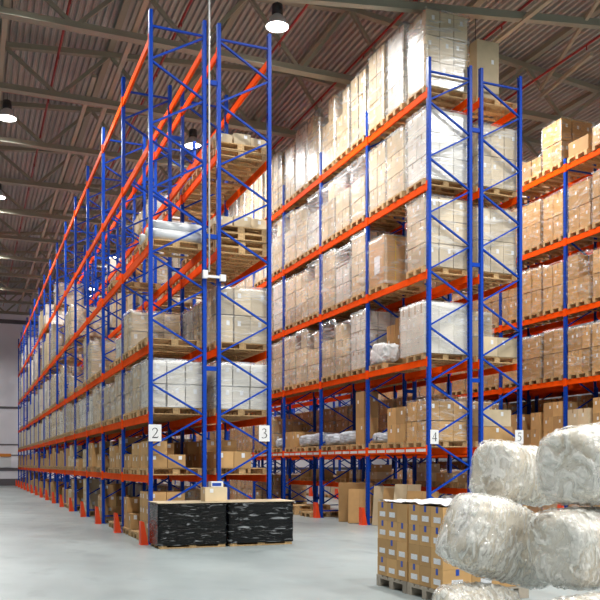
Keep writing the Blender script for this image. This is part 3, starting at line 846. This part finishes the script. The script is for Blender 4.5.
for i, (x, l) in enumerate(((3.96, 'below sign two'), (5.34, 'below sign three'))):
    pb2 = MB(); pallet_into(pb2, (0, 0, 0), 1.29, .77)
    tag(link('pallet', pb2.mesh('pallet_wide', ['wood']), None, (x, 15.62, .002)), 'wooden pallet under the black-wrapped load %s' % l, 'pallet')
    t = thing('black_wrapped_load', (x, 15.62, .06), 'load wrapped in glossy black film on the floor %s' % l, 'wrapped load')
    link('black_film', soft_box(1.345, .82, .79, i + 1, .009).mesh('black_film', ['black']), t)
    b = MB(); b.span((-.685, -.44, .795), (.685, .42, .812)); link('cover_board', b.mesh('cover_board', ['board']), t)
tag(link('carton', carton_mesh((.44, .34, .27), 'pale', 0), None, (4.45, 15.5, .876)), 'small carton lying on the black-wrapped load below sign two', 'carton')
b = MB(); b.span((-.12, -.1, 0), (.12, .1, .11)); b.span((-.1, -.104, .02), (.08, -.1, .08), 1)
tag(link('paper_box', b.mesh('paper_box', ['white', 'bluetape']), None, (4.49, 15.5, 1.15)), 'little white box with blue print on top of the small carton', 'box')

# ------------------------------------------------------------------ cartons on two pallets in front
def fg_carton(d, v):
    b = MB(); dx, dy, dz = d; b.box((0, 0, dz / 2), d, 0); e = .0015
    if v != 2:
        for s in (0,):
            b.span((-dx / 2 - 2 * e, -.08, dz * .22), (-dx / 2, .07, dz * .22 + .066), 2)
            b.span((-.075, -dy / 2 - 2 * e, dz * .22), (.075, -dy / 2, dz * .22 + .066), 2)
    if v == 0:
        b.span((-dx / 2 - 2 * e, -.025, dz - .07), (-dx / 2, .02, dz + e), 3)
        b.span((-.02, -dy / 2 - 2 * e, dz - .07), (.025, -dy / 2, dz + e), 3)
    b.span((-dx / 2 - e, -.004, dz + .0002), (dx / 2 + e, .004, dz + .0008), 1)
    return b.mesh('label_carton', ['carton', 'seam', 'print', 'bluetape'])
FGM = {}
pb = MB(); pallet_into(pb); me_gp = pb.mesh('pallet_weathered', ['greywood'])
for pi, (py, pl) in enumerate(((9.27, 'further'), (8.45, 'nearer'))):
    tag(link('pallet', me_gp, None, (5.6, py, .002), 0), 'grey-brown pallet under labelled cartons beside the bales, the %s of two' % pl, 'pallet')
    for c in range(4):
        h = .236
        for a in range(3):
            for e in range(3):
                v = 0 if c in (3, 2) or (c + e) % 2 == 0 else 1
                if pi == 0 and c == 3 and e == 0: v = 2
                if pi == 1 and c == 1: v = 1
                if v not in FGM: FGM[v] = fg_carton((.386, .258, h), v)
                x = 5.6 - .392 + a * .392 + rnd.uniform(-.001, .001) - (.005 if c in (1, 0) and pi == 0 else 0); y = py - .262 + e * .262
                tag(link('carton', FGM[v], None, (x, y, .15 + c * (h + .002)), 0),
                    '%s carton on %s front pallet, %s layer, %s column, %s' % ('plain' if v == 2 else 'labelled brown', pl, ['bottom', 'second', 'third', 'top'][c], ['near', 'middle', 'far'][e], ['outer', 'inner', 'back'][a]), 'carton', 'cartons on the front pallets')
def sheet(lx, ly, seed):
    b = MB(); nx, ny = 30, 24
    for k2 in (0, 1):
        for i in range(nx + 1):
            for j in range(ny + 1):
                x = -lx / 2 + lx * i / nx; y = -ly / 2 + ly * j / ny
                z = .008 + abs(noise.noise(Vector((x * 6, y * 6, seed)))) * .035 + .003 * k2
                b.v.append((x, y, z))
    N = (nx + 1) * (ny + 1)
    for k2 in (0, 1):
        for i in range(nx):
            for j in range(ny):
                a = k2 * N + i * (ny + 1) + j; f = (a, a + ny + 1, a + ny + 2, a + 1)
                b.f.append(f if k2 else f[::-1]); b.m.append(0); b.smooth.append(True)
    return b.mesh('plastic_sheet', ['whitesheet'])
for pi, py in enumerate((9.27, 8.45)):
    tag(link('plastic_sheet', sheet(1.16, .78, pi * 4.0 + 1), None, (5.6, py, 1.104)), 'crumpled white film sheet over the cartons of the %s front pallet' % ('further', 'nearer')[pi], 'film sheet')

# ------------------------------------------------------------------ wrapped bales
BALES = [
    # x, y, z, lx, ly, lz, ry(tilt), rz, label
    (4.02, 5.90, .280, .64, .60, .54, 0.03, -.12, 'film-wrapped bale lowest in the pile, half hidden at the bottom, beside the cartons'),
    (4.22, 4.76, .318, .92, .54, .60, -.02, -.05, 'film-wrapped bale lowest in the pile, only its crest showing at the corner'),
    (4.41, 6.10, .915, .94, .68, .64, 0.30, -.16, 'tilted film-wrapped bale beside the labelled cartons, its far end dipping down'),
    (4.72, 5.27, .935, .90, .68, .58, -.05, .05, 'film-wrapped bale in the middle layer at the frame edge, under the tallest bale'),
    (4.80, 6.42, 1.505, .68, .62, .55, .10, .1, 'white film-wrapped bale on top, below sign five, smaller of the two topmost'),
    (4.85, 5.34, 1.595, .90, .72, .58, -.03, .22, 'largest white film-wrapped bale on top of the pile at the frame edge'),
]
for i, (x, y, z, lx, ly, lz, ry, rz, l) in enumerate(BALES):
    t = link('wrapped_bale', blob(lx, ly, lz, i + 1, .05, .012, 64, 44).mesh('wrapped_bale', ['bale']), None, (x, y, z), 0, (0, ry, rz))
    tag(t, l, 'bale', 'film-wrapped bales')
    link('film_wrap', blob(lx, ly, lz, i + 1, .05, .02, 150, 100, grow=.012).mesh('film_wrap', ['balefilm']), t)

# ------------------------------------------------------------------ cardboard and clutter under row four
def leaning(name, loc, w, h, tk, rz, lean, mat, label, cat='cardboard'):
    b = MB(); b.span((-tk / 2, -w / 2, 0), (tk / 2, w / 2, h)); b.span((-tk / 2 - .0015, -.004, .02), (tk / 2 + .0015, .004, h - .02), 1)
    o = link(name, b.mesh(name, [mat, 'tape']), None, loc, 0, (0, lean, rz)); tag(o, label, cat); return o
leaning('standing_carton', (9.95, 20.45, .005), .95, 1.08, .3, .95, 0, 'carton', 'large slim brown carton standing on the ground under row four')
leaning('cardboard_sheet', (9.72, 19.78, .01), .62, .92, .05, 1.0, .12, 'carton', 'cardboard sheet leaning beside the large standing carton, the front one')
leaning('cardboard_sheet', (9.88, 19.95, .01), .5, .8, .05, 1.25, .16, 'pale', 'pale cardboard sheet leaning behind another beside the standing carton')
for i, (x, y, w, h, rz, ln, m) in enumerate(((9.9, 18.8, .62, 1.02, .55, .10, 'pale'), (9.93, 18.35, .6, .98, .6, .14, 'carton'), (10.0, 17.85, .7, 1.1, .62, .2, 'pale'), (10.1, 17.3, .8, .95, .66, .26, 'carton'))):
    leaning('cardboard_sheet', (x, y, .01), w, h, .04, rz, ln, m, 'flattened cardboard leaning in the near bay under row four, %s of four' % ORD[i + 1])
tag(link('cardboard_box', carton_mesh((.6, .42, .5), 'carton', 0), None, (10.1, 16.7, .005), .1), 'plain brown box on the ground at the near end of row four', 'carton')
# film rolls lying on the ground bay shelf of row five
b = MB(); b.span((-.55, -.4, 0), (.55, .4, .62)); 
tag(link('crate', b.mesh('crate', ['carton']), None, (11.3, 17.2, .005), 0), 'wide brown carton on the ground carrying film rolls behind sign four', 'carton')
for i, (x, y, z, r, l, ang, ring, lab) in enumerate(((11.1, 17.35, .728, .10, .7, .25, 0, 'long clear film roll lying behind sign four'), (11.55, 17.1, .79, .155, .35, .95, 1, 'thick yellowish film roll with a red edge behind sign four'))):
    t = thing('film_roll', (x, y, z), lab, 'film roll', None, ang)
    b = MB(); b.tube((-l / 2, 0, 0), (l / 2, 0, 0), r, 24); link('roll', b.mesh('roll', ['core' if ring else 'rollfilm']), t)
    b = MB(); b.tube((-l / 2 - .01, 0, 0), (l / 2 + .01, 0, 0), .045, 16); link('core', b.mesh('core', ['ink']), t)
    if ring:
        b = MB(); b.lathe([(r + .006, 0), (r + .006, .03), (r - .03, .03), (r - .03, 0), (r + .006, 0)], 28)
        link('end_ring', b.mesh('end_ring', ['redring']), t, (-l / 2 - .004, 0, 0), 0, (0, math.pi / 2, 0))
tag(link('plastic_bundle', blob(.8, .5, .34, 9, .04, .03, flat=-.15).mesh('plastic_bundle', ['sack']), None, (10.55, 20.9, .90)), 'bundle of bluish plastic film lying on a carton under row four', 'film')
tag(link('cardboard_box', carton_mesh((.9, .6, .72), 'carton', 0), None, (10.55, 20.9, .005), .0), 'brown carton carrying the bluish film bundle under row four', 'carton')

# cable and its bracket at row two
b = MB(); b.tube((0, 0, 5.5), (0, 0, 14.0), .018, 8)
t = tag(link('cable_conduit', b.mesh('cable_conduit', ['white']), None, (4.535, 16.13, 0)), 'thin white conduit hanging from the roof between rows two and three', 'conduit')
b = MB(); b.span((-.12, -.03, 5.38), (.30, .0, 5.43)); b.span((-.14, -.05, 5.36), (-.04, .03, 5.52)); b.span((.22, -.05, 5.33), (.34, .03, 5.46)); link('bracket', b.mesh('bracket', ['white']), t)

# ------------------------------------------------------------------ light, camera
w = bpy.data.worlds.new('World'); SC.world = w; w.use_nodes = True
w.node_tree.nodes['Background'].inputs[0].default_value = (0.93, 0.97, 1.0, 1); w.node_tree.nodes['Background'].inputs[1].default_value = 0.25

cd = bpy.data.cameras.new('camera'); cam = bpy.data.objects.new('camera', cd); C.objects.link(cam)
cam.location = (0, 0, 1.6); cam.rotation_euler = (math.pi / 2, 0, -TH)
cd.sensor_width = 36; cd.sensor_fit = 'HORIZONTAL'; cd.lens = F / 600 * 36; cd.shift_y = (463.9 - 300) / 600
cd.clip_end = 300; SC.camera = cam
SC.view_settings.view_transform = 'Standard'; SC.view_settings.look = 'None'; SC.view_settings.gamma = 1; SC.view_settings.exposure = -0.3
SC.cycles.use_denoising = True; SC.cycles.max_bounces = 6; SC.cycles.transparent_max_bounces = 16
SC.cycles.sample_clamp_indirect = 8
